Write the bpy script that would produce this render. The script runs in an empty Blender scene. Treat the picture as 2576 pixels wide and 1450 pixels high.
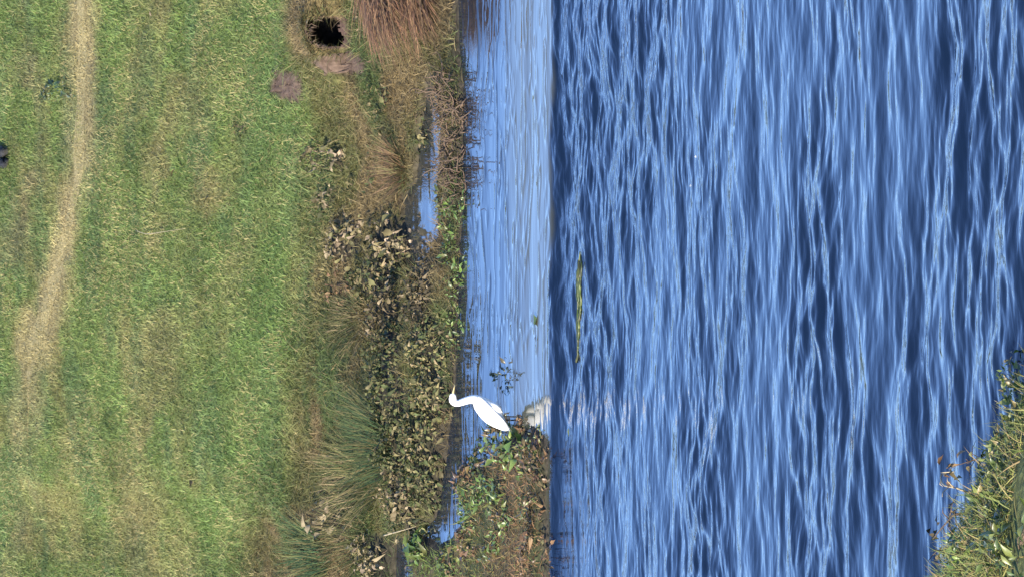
import bpy, math, random
import numpy as np
from mathutils import Vector, Matrix
R_ = math.radians
random.seed(7); rng = np.random.default_rng(7)
scn = bpy.context.scene
COL = scn.collection

# ------------------------------------------------------------------ camera (photo was taken upright and is shown turned: world up = picture left)
THETA = R_(13.5); DIST = 60.0; FPX = 60.0/0.0044
CAM = np.array([0.0, 0.0, DIST*math.sin(THETA)])
F = np.array([0, math.cos(THETA), -math.sin(THETA)]); U = np.array([0, math.sin(THETA), math.cos(THETA)]); RT = np.array([1.0, 0, 0])
cam_d = bpy.data.cameras.new('camera'); cam = bpy.data.objects.new('camera', cam_d); COL.objects.link(cam)
cam_d.sensor_fit = 'HORIZONTAL'; cam_d.sensor_width = 36.0
cam_d.lens = 36.0/(2*(1287.5/FPX)); cam_d.clip_start = 0.5; cam_d.clip_end = 4000
mx = Matrix.Identity(4)
for i in range(3):
    mx[i][0] = -U[i]; mx[i][1] = RT[i]; mx[i][2] = -F[i]; mx[i][3] = CAM[i]
cam.matrix_world = mx
scn.camera = cam

# ------------------------------------------------------------------ sky, sun, exposure
SUN_EL = R_(25); SUN_AZ = R_(222)          # compass bearing (clockwise from +Y): behind the camera, to its left
sdir = Vector((math.sin(SUN_AZ)*math.cos(SUN_EL), math.cos(SUN_AZ)*math.cos(SUN_EL), math.sin(SUN_EL)))
w = bpy.data.worlds.new('World'); scn.world = w; w.use_nodes = True
wn = w.node_tree.nodes; bg = wn['Background']
sky = wn.new('ShaderNodeTexSky'); sky.sky_type = 'NISHITA'; sky.sun_disc = False
sky.sun_elevation = SUN_EL; sky.sun_rotation = SUN_AZ
sky.air_density = 1.0; sky.dust_density = 0.1; sky.ozone_density = 6.5; sky.altitude = 300
tint = wn.new('ShaderNodeVectorMath'); tint.operation = 'MULTIPLY'; tint.inputs[1].default_value = (1.06, 0.95, 1.02)
w.node_tree.links.new(sky.outputs[0], tint.inputs[0]); w.node_tree.links.new(tint.outputs[0], bg.inputs[0]); bg.inputs[1].default_value = 0.15
sl = bpy.data.lights.new('sun', 'SUN'); sl.energy = 4.2; sl.angle = R_(0.5); sl.color = (1.0, 0.90, 0.74)
so = bpy.data.objects.new('sun', sl); COL.objects.link(so)
so.rotation_euler = sdir.to_track_quat('Z', 'Y').to_euler()
scn.view_settings.view_transform = 'Standard'; scn.view_settings.look = 'None'
scn.view_settings.exposure = 1.68; scn.view_settings.gamma = 1.0; scn.view_settings.use_curve_mapping = False
scn.cycles.max_bounces = 6; scn.cycles.transparent_max_bounces = 4

# ------------------------------------------------------------------ numeric helpers
def hash2(ix, iy, seed):
    n = (ix.astype(np.int64)*374761393 + iy.astype(np.int64)*668265263 + seed*1442695041) & 0x7fffffff
    n = ((n ^ (n >> 13))*1274126177) & 0x7fffffff
    return ((n ^ (n >> 16)) & 0xffff)/65535.0
def vnoise(x, y, seed=0):
    x = np.asarray(x, float); y = np.asarray(y, float)
    xi = np.floor(x); yi = np.floor(y); fx = x-xi; fy = y-yi
    fx = fx*fx*(3-2*fx); fy = fy*fy*(3-2*fy)
    a = hash2(xi, yi, seed); b = hash2(xi+1, yi, seed); c = hash2(xi, yi+1, seed); d = hash2(xi+1, yi+1, seed)
    return (a*(1-fx)+b*fx)*(1-fy)+(c*(1-fx)+d*fx)*fy
def pnoise(x, y, seed=0):
    x = np.asarray(x, float); y = np.asarray(y, float)
    xi = np.floor(x); yi = np.floor(y); fx = x-xi; fy = y-yi
    ux = fx**3*(fx*(fx*6-15)+10); uy = fy**3*(fy*(fy*6-15)+10)
    def g(dx, dy):
        a = hash2(xi+dx, yi+dy, seed)*2*math.pi
        return np.cos(a)*(fx-dx)+np.sin(a)*(fy-dy)
    return (g(0, 0)*(1-ux)+g(1, 0)*ux)*(1-uy)+(g(0, 1)*(1-ux)+g(1, 1)*ux)*uy
def fbm(x, y, seed=0, o=4):
    s = 0; a = 0.5; t = 0
    for k in range(o):
        s = s+a*vnoise(np.asarray(x)*2**k, np.asarray(y)*2**k, seed+k*17); t += a; a *= 0.5
    return s/t
def sstep(a, b, x):
    t = np.clip((np.asarray(x, float)-a)/(b-a), 0, 1); return t*t*(3-2*t)
def plane(ix, iy, z=0.0):
    """photo position (2575 px wide frame) -> point on the level z"""
    a = (725.0-np.asarray(iy, float))/FPX; b = (1287.5-np.asarray(ix, float))/FPX
    d = F[None, :]+np.atleast_1d(a)[:, None]*RT+np.atleast_1d(b)[:, None]*U
    t = (z-CAM[2])/d[:, 2]
    return CAM+d*t[:, None]
def poly_world(pts, z=0.0):
    p = plane([q[0] for q in pts], [q[1] for q in pts], z); return p[:, :2]
def sdist(poly, x, y):
    """signed distance to a polygon, inside positive"""
    x = np.asarray(x, float); y = np.asarray(y, float)
    d = np.full(x.shape, 1e9); ins = np.zeros(x.shape, bool); n = len(poly)
    for i in range(n):
        ax, ay = poly[i]; bx, by = poly[(i+1) % n]
        ex, ey = bx-ax, by-ay
        t = np.clip(((x-ax)*ex+(y-ay)*ey)/(ex*ex+ey*ey+1e-12), 0, 1)
        d = np.minimum(d, np.hypot(x-ax-t*ex, y-ay-t*ey))
        c = ((ay > y) != (by > y))
        with np.errstate(divide='ignore', invalid='ignore'):
            c &= x < ex*(y-ay)/(ey if ey != 0 else 1e-12)+ax
        ins ^= c
    return np.where(ins, d, -d)

# ------------------------------------------------------------------ lie of the land
SH = plane([1150, 1160, 1168, 1165, 1152, 1146, 1138, 1116, 1096, 1010, 1000, 1000], [-60, 150, 350, 500, 700, 900, 1000, 1200, 1300, 1400, 1450, 1560])
o_ = np.argsort(SH[:, 0]); SHX = SH[o_, 0]; SHY = SH[o_, 1]
def yshore(x): return np.interp(x, SHX, SHY)
NB = plane([2800, 2680, 2600, 2535, 2465, 2425, 2380], [700, 925, 1050, 1190, 1330, 1450, 1600])
o_ = np.argsort(NB[:, 0]); NBX = NB[o_, 0]; NBY = NB[o_, 1]
def ynear(x):
    x = np.asarray(x, float)
    e = np.interp(x, NBX, NBY)
    return np.where(x > NBX[-1], NBY[-1]-(x-NBX[-1])*2.0, np.where(x < NBX[0], NBY[0]-(x-NBX[0])*0.8, e))
YB = float(plane(1384, 725)[0, 1])                       # where the calm backwater ends and the rippled river begins
INLET = poly_world([(1104, 190), (1116, 330), (1112, 480), (1110, 580), (1080, 665), (1025, 670), (1020, 500), (1050, 465), (1058, 380), (1080, 190)])
CHAN2 = poly_world([(1030, 1480), (1042, 1420), (1022, 1350), (1000, 1350), (1000, 1480)])
BAR = poly_world([(1376, 1100), (1345, 1085), (1300, 1100), (1255, 1110), (1228, 1150), (1160, 1185), (1150, 1235), (1175, 1300), (1150, 1330), (1110, 1365), (1040, 1350), (1045, 1480), (1050, 1700), (1380, 1700), (1378, 1250)])
BUR = None
def land0(x, y):
    x = np.asarray(x, float); y = np.asarray(y, float)
    wob = 0.10*(fbm(x*1.7, y*1.3, 3)-0.5)
    d = y-yshore(x)+wob*3
    up = 0.06*sstep(0, 0.35, d)+0.15*np.clip(d, 0, 3.2)+0.125*np.clip(d-3.2, 0, 400)
    up = up-0.10*np.clip(d-26, 0, 400)
    z = np.where(d > 0, up, np.maximum(-0.9, d*0.35))
    z = z+np.where(d > 0, 1, 0)*(0.10*(fbm(x*0.9, y*0.5, 5)-0.5)+0.05*(fbm(x*3, y*2, 9)-0.5))*sstep(0, 0.8, d)
    b = sdist(BAR, x, y)+(fbm(x*2.2, y*1.2, 31)-0.5)*0.25
    z = np.maximum(z, np.where(b > -0.5, np.clip(b, -0.5, 0.25)*0.35+0.03*(fbm(x*4, y*3, 12)-.5)*(b > 0), -1))
    for P in (INLET, CHAN2):
        s = sdist(P, x, y)+(fbm(x*3, y*2, 44)-0.5)*0.12
        z = np.minimum(z, 0.05+0.20*np.maximum(-s, 0)+0.02*fbm(x*5, y*4, 46))
        k = sstep(-0.10, 0.04, s)
        z = z*(1-k)+(-0.07)*k
    # low muddy strip in front of the inlet
    strip = (d > 0) & (x > 0.3) & (d < 1.0)
    z = np.where(strip, np.minimum(z, 0.045+0.03*fbm(x*5, y*4, 8)), z)
    n = ynear(x)-y
    z = np.maximum(z, np.where(n > -0.6, np.clip(n, -0.6, 0)*0.5+0.30*sstep(0, .8, n)*0.8+0.22*np.clip(n, 0, 2.2)+0.05*np.clip(n-2.2, 0, 50), -1))
    return z
def march(ix, iy, fn):
    a = (725.0-iy)/FPX; b = (1287.5-ix)/FPX
    d = F+a*RT+b*U
    t = np.linspace(36, 100, 5001); p = CAM[None]+d[None]*t[:, None]
    below = p[:, 2] <= np.maximum(fn(p[:, 0], p[:, 1]), 0.0)
    return p[np.argmax(below)]
bp = march(858, 82, land0); BUR = (float(bp[0]), float(bp[1]), float(bp[2]))
def land(x, y):
    z = land0(x, y)
    # hummock with a steep face over the burrow
    dx = x-BUR[0]-0.05; dy = y-BUR[1]
    z = z+0.40*np.exp(-(dx/0.62)**2)*sstep(0.0, 0.20, dy)*(1-sstep(0.25, 2.6, dy))
    z = z-0.06*np.exp(-(dx/0.35)**2)*sstep(-0.7, -0.15, dy)*(1-sstep(-0.1, 0.1, dy))
    return z
def G(ix, iy):
    return march(ix, iy, land)
def gz(x, y): return float(land(np.array([x]), np.array([y]))[0])

# ------------------------------------------------------------------ mesh helpers
def mesh_np(name, V, T, C=None, smooth=True):
    m = bpy.data.meshes.new(name); V = np.asarray(V, np.float32); T = np.asarray(T, np.int32)
    k = T.shape[1]
    m.vertices.add(len(V)); m.vertices.foreach_set('co', V.ravel())
    m.loops.add(T.size); m.loops.foreach_set('vertex_index', T.ravel())
    m.polygons.add(len(T)); m.polygons.foreach_set('loop_start', np.arange(len(T), dtype=np.int32)*k)
    try: m.polygons.foreach_set('loop_total', np.full(len(T), k, np.int32))
    except Exception: pass
    if smooth: m.polygons.foreach_set('use_smooth', np.ones(len(T), bool))
    if C is not None:
        C = np.asarray(C, np.float32)
        a = m.color_attributes.new('Col', 'FLOAT_COLOR', 'POINT')
        a.data.foreach_set('color', np.concatenate([C[:, :3], np.ones((len(C), 1), np.float32)], 1).ravel())
    m.update(calc_edges=True)
    if len(V) < 50000: m.validate()
    return m
def link(name, mesh, mat=None, parent=None, kind=None, label=None, cat=None, group=None, loc=None):
    o = bpy.data.objects.new(name, mesh); COL.objects.link(o)
    if mat is not None and mesh is not None and not mesh.materials: mesh.materials.append(mat)
    if parent is not None: o.parent = parent
    if loc is not None: o.location = loc
    if kind: o['kind'] = kind
    if label: o['label'] = label
    if cat: o['category'] = cat
    if group: o['group'] = group
    return o
def empty(name, loc, label, cat, group=None):
    o = link(name, None, label=label, cat=cat, group=group, loc=tuple(float(v) for v in loc)); o.empty_display_size = 0.1
    return o
def frames(t, n):
    """rotation matrices whose columns are side, tip direction, normal"""
    t = t/np.linalg.norm(t, axis=1, keepdims=True)
    s = np.cross(t, n); s /= np.linalg.norm(s, axis=1, keepdims=True)+1e-9
    n2 = np.cross(s, t)
    return np.stack([s, t, n2], 2)
def inst(tv, tf, M, S, T, C):
    N = len(T); n = len(tv)
    V = np.einsum('nij,kj->nki', M, tv)*S[:, None, :] if S.ndim == 2 and False else np.einsum('nij,nkj->nki', M, tv[None]*S[:, None, :])
    V = V+T[:, None, :]
    Fc = (tf[None]+(np.arange(N)*n)[:, None, None]).reshape(-1, tf.shape[1])
    Cc = np.repeat(C, n, 0)
    return V.reshape(-1, 3), Fc, Cc
def tube(pts, rad, k=6, cap=True):
    pts = np.asarray(pts, float); rad = np.broadcast_to(np.asarray(rad, float), (len(pts),)) if np.ndim(rad) else np.full(len(pts), rad)
    t = np.gradient(pts, axis=0); t /= np.linalg.norm(t, axis=1, keepdims=True)+1e-9
    ref = np.array([0.31, 0.87, 0.38]); s = np.cross(t, ref); s /= np.linalg.norm(s, axis=1, keepdims=True)+1e-9
    u = np.cross(s, t); an = np.arange(k)*2*math.pi/k
    V = pts[:, None]+rad[:, None, None]*(np.cos(an)[None, :, None]*s[:, None]+np.sin(an)[None, :, None]*u[:, None])
    V = V.reshape(-1, 3); Q = []
    for i in range(len(pts)-1):
        for j in range(k):
            a = i*k+j; b = i*k+(j+1) % k; Q += [[a, b, b+k], [a, b+k, a+k]]
    if cap:
        V = np.vstack([V, pts[0], pts[-1]]); c0 = len(V)-2; e = (len(pts)-1)*k
        for j in range(k):
            Q += [[c0, (j+1) % k, j], [c0+1, e+j, e+(j+1) % k]]
    return V, np.array(Q)
def join(parts):
    V = []; T = []; n = 0
    for v, t in parts:
        V.append(v); T.append(t+n); n += len(v)
    return np.vstack(V), np.vstack(T)

# ------------------------------------------------------------------ materials
def new_mat(name):
    m = bpy.data.materials.new(name); m.use_nodes = True
    nt = m.node_tree; b = nt.nodes['Principled BSDF']
    return m, nt, b
def mat_foliage(name, rough=0.55, transl=0.3, rand=0.5, spec=0.35, noise=18.0):
    """colour carried by the leaf, varied per object and by a blotchy noise, thin enough to let some light through"""
    m, nt, b = new_mat(name); L = nt.links
    at = nt.nodes.new('ShaderNodeAttribute'); at.attribute_name = 'Col'
    oi = nt.nodes.new('ShaderNodeObjectInfo')
    tc = nt.nodes.new('ShaderNodeTexCoord')
    nz = nt.nodes.new('ShaderNodeTexNoise'); nz.inputs['Scale'].default_value = noise; nz.inputs['Detail'].default_value = 3
    L.new(tc.outputs['Object'], nz.inputs['Vector'])
    mr = nt.nodes.new('ShaderNodeMapRange'); mr.inputs['To Min'].default_value = 1-rand*0.6; mr.inputs['To Max'].default_value = 1+rand*0.6
    L.new(oi.outputs['Random'], mr.inputs['Value'])
    mr2 = nt.nodes.new('ShaderNodeMapRange'); mr2.inputs['From Min'].default_value = 0.3; mr2.inputs['From Max'].default_value = 0.7
    mr2.inputs['To Min'].default_value = 0.72; mr2.inputs['To Max'].default_value = 1.25
    L.new(nz.outputs['Fac'], mr2.inputs['Value'])
    mul = nt.nodes.new('ShaderNodeMath'); mul.operation = 'MULTIPLY'
    L.new(mr.outputs[0], mul.inputs[0]); L.new(mr2.outputs[0], mul.inputs[1])
    vm = nt.nodes.new('ShaderNodeVectorMath'); vm.operation = 'SCALE'
    L.new(at.outputs['Color'], vm.inputs[0]); L.new(mul.outputs[0], vm.inputs['Scale'])
    L.new(vm.outputs[0], b.inputs['Base Color']); b.inputs['Roughness'].default_value = rough
    b.inputs['Specular IOR Level'].default_value = spec
    if transl > 0:
        tr = nt.nodes.new('ShaderNodeBsdfTranslucent'); L.new(vm.outputs[0], tr.inputs['Color'])
        mi = nt.nodes.new('ShaderNodeMixShader'); mi.inputs[0].default_value = transl
        L.new(b.outputs[0], mi.inputs[1]); L.new(tr.outputs[0], mi.inputs[2])
        L.new(mi.outputs[0], nt.nodes['Material Output'].inputs['Surface'])
    return m
def mat_plain(name, c1, c2, scale=8.0, rough=0.8, bump=0.3, spec=0.3, stretch=(1, 1, 1), dist=0.02):
    m, nt, b = new_mat(name); L = nt.links
    tc = nt.nodes.new('ShaderNodeTexCoord'); mp = nt.nodes.new('ShaderNodeMapping'); mp.inputs['Scale'].default_value = stretch
    nz = nt.nodes.new('ShaderNodeTexNoise'); nz.inputs['Scale'].default_value = scale; nz.inputs['Detail'].default_value = 6
    L.new(tc.outputs['Object'], mp.inputs[0]); L.new(mp.outputs[0], nz.inputs['Vector'])
    cr = nt.nodes.new('ShaderNodeValToRGB')
    cr.color_ramp.elements[0].position = 0.32; cr.color_ramp.elements[0].color = (*c1, 1)
    cr.color_ramp.elements[1].position = 0.68; cr.color_ramp.elements[1].color = (*c2, 1)
    L.new(nz.outputs['Fac'], cr.inputs[0]); L.new(cr.outputs[0], b.inputs['Base Color'])
    b.inputs['Roughness'].default_value = rough; b.inputs['Specular IOR Level'].default_value = spec
    if bump:
        bu = nt.nodes.new('ShaderNodeBump'); bu.inputs['Strength'].default_value = bump; bu.inputs['Distance'].default_value = dist
        L.new(nz.outputs['Fac'], bu.inputs['Height']); L.new(bu.outputs[0], b.inputs['Normal'])
    return m
M_GRASS = mat_foliage('grass_blade', 0.6, 0.30, 0.0, 0.25, 0.9)
M_LEAF = mat_foliage('bank_leaf', 0.65, 0.22, 0.7, 0.2, 22)
M_RUSH = mat_foliage('rush_blade', 0.7, 0.2, 0.3, 0.12, 6)
M_WEED = mat_foliage('water_plant_leaf', 0.38, 0.3, 0.4, 0.5, 20)
M_STRAW = mat_foliage('dry_straw', 0.7, 0.15, 0.35, 0.2, 9)
M_TWIG = mat_plain('twig_bark', (0.05, 0.033, 0.022), (0.14, 0.095, 0.06), 30, 0.8, 0.2)
M_SOIL = mat_plain('bare_soil', (0.062, 0.042, 0.030), (0.125, 0.087, 0.062), 16, 0.95, 0.7, 0.1, (1, 0.35, 1))
M_SHADESOIL = mat_plain('burrow_shade_soil', (0.018, 0.013, 0.010), (0.045, 0.032, 0.024), 12, 1.0, 0.6, 0.05)  # burrow soil coloured near black, adding painted shade inside the hole
M_FEATHER = mat_plain('white_feather', (0.68, 0.67, 0.64), (0.80, 0.79, 0.77), 40, 0.75, 0.15, 0.2, (1, 1, 5), 0.004)
M_BILL = mat_plain('bill_horn', (0.42, 0.33, 0.16), (0.55, 0.43, 0.2), 30, 0.4, 0.0)
M_BLACK = mat_plain('dark_skin', (0.012, 0.012, 0.014), (0.03, 0.03, 0.03), 40, 0.5, 0.1)
M_STONE = mat_plain('dark_stone', (0.008, 0.008, 0.008), (0.035, 0.034, 0.032), 14, 0.75, 0.6, 0.12)
M_FOAM = mat_plain('foam', (0.28, 0.29, 0.29), (0.42, 0.43, 0.42), 40, 0.6, 0.2)

# ground: colour from the lie of the land, plus crumb-scale noise
def mat_ground():
    m, nt, b = new_mat('ground_turf'); L = nt.links
    at = nt.nodes.new('ShaderNodeAttribute'); at.attribute_name = 'Col'
    tc = nt.nodes.new('ShaderNodeTexCoord')
    nz = nt.nodes.new('ShaderNodeTexNoise'); nz.inputs['Scale'].default_value = 14; nz.inputs['Detail'].default_value = 8
    L.new(tc.outputs['Object'], nz.inputs['Vector'])
    mr = nt.nodes.new('ShaderNodeMapRange'); mr.inputs['From Min'].default_value = 0.3; mr.inputs['From Max'].default_value = 0.7
    mr.inputs['To Min'].default_value = 0.5; mr.inputs['To Max'].default_value = 1.4
    L.new(nz.outputs['Fac'], mr.inputs['Value'])
    vm = nt.nodes.new('ShaderNodeVectorMath'); vm.operation = 'SCALE'
    L.new(at.outputs['Color'], vm.inputs[0]); L.new(mr.outputs[0], vm.inputs['Scale'])
    L.new(vm.outputs[0], b.inputs['Base Color']); b.inputs['Roughness'].default_value = 0.95
    b.inputs['Specular IOR Level'].default_value = 0.1
    bu = nt.nodes.new('ShaderNodeBump'); bu.inputs['Strength'].default_value = 0.7; bu.inputs['Distance'].default_value = 0.04
    L.new(nz.outputs['Fac'], bu.inputs['Height']); L.new(bu.outputs[0], b.inputs['Normal'])
    return m
M_GROUND = mat_ground()

def mat_water():
    m, nt, b = new_mat('river_water'); L = nt.links
    b.inputs['Base Color'].default_value = (0.006, 0.018, 0.055, 1)
    b.inputs['Roughness'].default_value = 0.03; b.inputs['IOR'].default_value = 1.333
    at = nt.nodes.new('ShaderNodeAttribute'); at.attribute_name = 'Col'
    sp = nt.nodes.new('ShaderNodeSeparateColor'); L.new(at.outputs['Color'], sp.inputs[0])
    tc = nt.nodes.new('ShaderNodeTexCoord')
    mxc = nt.nodes.new('ShaderNodeMix'); mxc.data_type = 'RGBA'; L.new(sp.outputs[2], mxc.inputs[0])
    mxc.inputs[6].default_value = (0.003, 0.008, 0.020, 1); mxc.inputs[7].default_value = (0.062, 0.064, 0.040, 1); L.new(mxc.outputs[2], b.inputs['Base Color'])
    def nz(sx, sy, det, dis=0.6):
        mp = nt.nodes.new('ShaderNodeMapping'); mp.inputs['Scale'].default_value = (sx, sy, 1)
        n = nt.nodes.new('ShaderNodeTexNoise'); n.inputs['Scale'].default_value = 1; n.inputs['Detail'].default_value = det; n.inputs['Distortion'].default_value = dis
        L.new(tc.outputs['Object'], mp.inputs[0]); L.new(mp.outputs[0], n.inputs['Vector']); return n
    n1 = nz(4.0, 13.0, 3); n2 = nz(1.6, 7.0, 4, 1.2)
    b1 = nt.nodes.new('ShaderNodeBump'); b1.inputs['Distance'].default_value = 0.020
    L.new(sp.outputs[0], b1.inputs['Strength']); L.new(n1.outputs['Fac'], b1.inputs['Height'])
    b2 = nt.nodes.new('ShaderNodeBump'); b2.inputs['Distance'].default_value = 0.012
    L.new(sp.outputs[1], b2.inputs['Strength']); L.new(n2.outputs['Fac'], b2.inputs['Height']); L.new(b1.outputs[0], b2.inputs['Normal'])
    L.new(b2.outputs[0], b.inputs['Normal'])
    return m
M_WATER = mat_water()

# ------------------------------------------------------------------ colour of the turf
PATH = [(-40, 178, 238), (0, 175, 235), (300, 168, 236), (430, 165, 232), (550, 146, 214), (650, 118, 186), (750, 82, 165), (850, 48, 132), (950, 32, 112), (1050, 38, 104), (1200, 50, 100), (1330, 30, 78), (1500, 0, 50)]
PC = np.array([G((a+b)/2, y) for y, a, b in PATH]); PW = np.array([abs(G(a, y)[1]-G(b, y)[1])/2 for y, a, b in PATH])
po = np.argsort(PC[:, 0])
def path_mask(x, y):
    c = np.interp(x, PC[po, 0], PC[po, 1]); h = np.interp(x, PC[po, 0], PW[po])
    e = np.abs(y-c-0.35*(fbm(x*1.5, y*1.2, 71)-.5))/h
    fade = 0.32+0.68*sstep(-2.8, 0.6, x)
    return (1-sstep(0.45, 1.75, e+0.9*(fbm(x*3.1, y*1.6, 73)-.5)))*fade
SOIL = [(728, 214, 0.21, 0.75), (886, 162, 0.13, 0.62)]
SOILW = [(*G(a, b), rx, ry) for a, b, rx, ry in SOIL]
def soil_mask(x, y):
    m = np.zeros(np.shape(x))
    for cx, cy, cz, rx, ry in SOILW:
        r = np.hypot((x-cx)/rx, (y-cy)/ry)+0.5*(fbm(x*6, y*3, 91)-.5)
        m = np.maximum(m, 1-sstep(0.75, 1.1, r))
    r = np.hypot((x-BUR[0])/0.22, (y-BUR[1]+0.02)/0.30)+0.7*(fbm(x*8, y*8, 93)-.5); m = np.maximum(m, (1-sstep(0.7, 1.1, r))*(1-sstep(-0.02, 0.06, y-BUR[1])))
    m = np.maximum(m, 1.2*(np.hypot((x-BUR[0])/0.20, (y-BUR[1]-0.08)/0.12) < 1))
    return m
DB = float(G(760, 725)[1])-float(yshore(0.0))             # how far inland the rough bank reaches
def mixc(a, b, t): t = np.asarray(t)[..., None]; return np.asarray(a)*(1-t)+np.asarray(b)*t
def turf_color(x, y):
    d = y-yshore(x)
    n1 = fbm(x*0.55, y*0.45, 101); n2 = fbm(x*1.6, y*0.9, 113, 3); n3 = fbm(x*0.8+y*0.12, y*1.5, 131, 3)
    g = mixc((0.140, 0.192, 0.052), (0.215, 0.208, 0.074), sstep(0.44, 0.68, n1*0.5+n2*0.5))
    g = mixc(g, (0.10, 0.155, 0.055), sstep(0.50, 0.66, n3)*0.6)
    g = mixc(g, (0.115, 0.185, 0.048), 0.55*np.exp(-((d-DB-1.3)/1.3)**2))       # fresh green strip along the bank top
    g = mixc(g, (0.21, 0.185, 0.075), 0.55*np.exp(-((d-DB-5.2)/1.3)**2)*sstep(.35, .6, n2))
    pc_ = np.interp(x, PC[po, 0], PC[po, 1])
    g = mixc(g, (0.17, 0.145, 0.075), 0.7*np.exp(-((y-pc_-2.6)/0.7)**2)*sstep(-0.5, 1.5, x)*sstep(.35, .6, n2))
    g = mixc(g, (0.34, 0.27, 0.13), path_mask(x, y)*(0.4+0.45*sstep(.35, .6, n2)))
    k = (1-sstep(DB-0.9, DB+0.2, d+0.8*(n2-.5)))          # rough bank
    bnk = mixc((0.115, 0.115, 0.040), (0.18, 0.135, 0.062), sstep(.4, .62, n2)); bnk = mixc(bnk, (0.085, 0.115, 0.036), sstep(.45, .65, n3))
    g = mixc(g, bnk, k)
    g = mixc(g, (0.12, 0.082, 0.058), soil_mask(x, y))
    return g

# ------------------------------------------------------------------ ground: one sheet
BUSH = [
 # ix, iy of base, rx, ry, h, palette, leaves, parts, size, label
 (985, 605, 0.30, 0.55, 0.34, 'pale', 135, 82, 0.105, 'pale tan leafy shrub hanging over the dark end of the inlet'),
 (868, 605, 0.26, 0.5, 0.26, 'pale', 105, 67, 0.10, 'tan and green shrub at the meadow edge above the inlet'),
 (950, 690, 0.34, 0.6, 0.38, 'olive', 256, 97, 0.086, 'olive shrub between the inlet end and the orange grass'),
 (1063, 740, 0.40, 0.55, 0.27, 'brown', 370, 105, 0.077, 'brown shrub at the water just below the inlet'),
 (985, 790, 0.36, 0.6, 0.38, 'brown', 342, 105, 0.077, 'brown leafy shrub behind the light green water plants'),
 (1083, 870, 0.38, 0.5, 0.27, 'olive', 370, 105, 0.074, 'olive brown shrub on the shore left of the floating leaf'),
 (985, 890, 0.36, 0.6, 0.38, 'dark', 370, 105, 0.077, 'dark shrub up the bank above the egret, with deep gaps'),
 (1086, 985, 0.36, 0.5, 0.27, 'olive', 370, 105, 0.077, 'olive shrub directly behind the egret head'),
 (990, 1010, 0.38, 0.6, 0.38, 'dark', 370, 105, 0.077, 'dark green shrub beside the tall dark green rush tussock'),
 (1073, 1095, 0.36, 0.5, 0.27, 'olive', 370, 105, 0.077, 'tan flecked shrub on the shore behind the egret tail'),
 (1010, 1130, 0.34, 0.6, 0.38, 'dark', 342, 105, 0.077, 'dark shrub at the foot of the dark green rush tussock'),
 (1063, 1205, 0.34, 0.5, 0.27, 'dark', 342, 105, 0.077, 'blackish green shrub at the mouth of the narrow channel'),
 (1010, 1245, 0.34, 0.55, 0.38, 'brown', 313, 105, 0.077, 'brown and olive shrub between rushes and narrow channel'),
 (1028, 1310, 0.30, 0.45, 0.27, 'dark', 256, 90, 0.072, 'dark shrub at the blind end of the narrow channel'),
 (945, 1400, 0.30, 0.6, 0.30, 'pale', 135, 82, 0.09, 'pinkish tan shrub at the picture bottom beside the small channel'),
 (830, 1310, 0.26, 0.6, 0.34, 'pale', 40, 26, 0.15, 'withered dock with big pale leaves near the picture bottom'),
 (818, 400, 0.17, 0.6, 0.28, 'pale', 60, 36, 0.095, 'small pale clump in the grass above the orange brown sedge'),
 (818, 500, 0.13, 0.4, 0.22, 'pale', 40, 24, 0.085, 'small pale clump just below its larger twin in the grass'),
 (830, 715, 0.32, 0.7, 0.14, 'rust', 60, 35, 0.075, 'low rusty brown clump at the bank top'),
 (612, 315, 0.13, 0.4, 0.10, 'dark', 35, 16, 0.06, 'small dark weed alone in the green meadow'),
 (960, 270, 0.38, 0.7, 0.16, 'olive', 60, 30, 0.07, 'low yellow olive herb clump below the tawny straw heap'),
 (1040, 320, 0.30, 0.6, 0.18, 'olive', 60, 30, 0.065, 'low olive clump above the narrow upper inlet'),
 (930, 480, 0.36, 0.7, 0.15, 'olive', 60, 30, 0.07, 'low olive herb clump above the wide inlet'),
 (950, 30, 0.30, 0.7, 0.18, 'olive', 60, 30, 0.07, 'low olive clump between burrow and tawny straw heap'),
]

def axis(core0, core1, step, far0, far1):
    a = [core0]; s = step
    while a[-1] > far0: s *= 1.35; a.append(a[-1]-s)
    b = [core1]; s = step
    while b[-1] < far1: s *= 1.35; b.append(b[-1]+s)
    return np.array(a[::-1]+list(np.arange(core0+step, core1, step))+b)
gx = axis(-5.2, 5.4, 0.07, -600, 600); gy = np.concatenate([axis(41.0, 53.0, 0.10, -300, 53.05)[:-1], np.arange(53.1, 60.5, 0.2), axis(60.5, 82.0, 0.075, 60.4, 900)[1:]])
gx = np.unique(np.round(np.concatenate([gx, np.arange(BUR[0]-0.5, BUR[0]+0.5, 0.022)]), 4))
gy = np.unique(np.round(np.concatenate([gy, np.arange(BUR[1]-0.3, BUR[1]+0.6, 0.016)]), 4))
X, Y = np.meshgrid(gx, gy); Z = land(X, Y)
Vg = np.stack([X, Y, Z], -1).reshape(-1, 3); nx = len(gx); ny = len(gy)
ii, jj = np.meshgrid(np.arange(nx-1), np.arange(ny-1)); a = (jj*nx+ii).ravel()
Q = np.stack([a, a+1, a+1+nx, a+nx], 1)
ce = Vg[Q].mean(1)
HZ0 = BUR[2]-0.02; HZ1 = BUR[2]+0.36
hole = (np.hypot((ce[:, 0]-BUR[0])/0.180, (ce[:, 1]-BUR[1]-0.10)/0.088)+0.8*(fbm(ce[:, 0]*7, ce[:, 1]*12, 5)-.5) < 1)
Q = Q[~hole]
tc_ = turf_color(Vg[:, 0], Vg[:, 1])
dsh = Vg[:, 1]-yshore(Vg[:, 0])
mud = (1-sstep(0.02, 0.14, Vg[:, 2]))
nearb = sstep(-0.2, 0.4, ynear(Vg[:, 0])-Vg[:, 1])
tc_ = mixc(tc_*0.62, (0.045, 0.038, 0.026), mud)
tc_ = mixc(tc_, (0.09, 0.10, 0.035), nearb)
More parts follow.
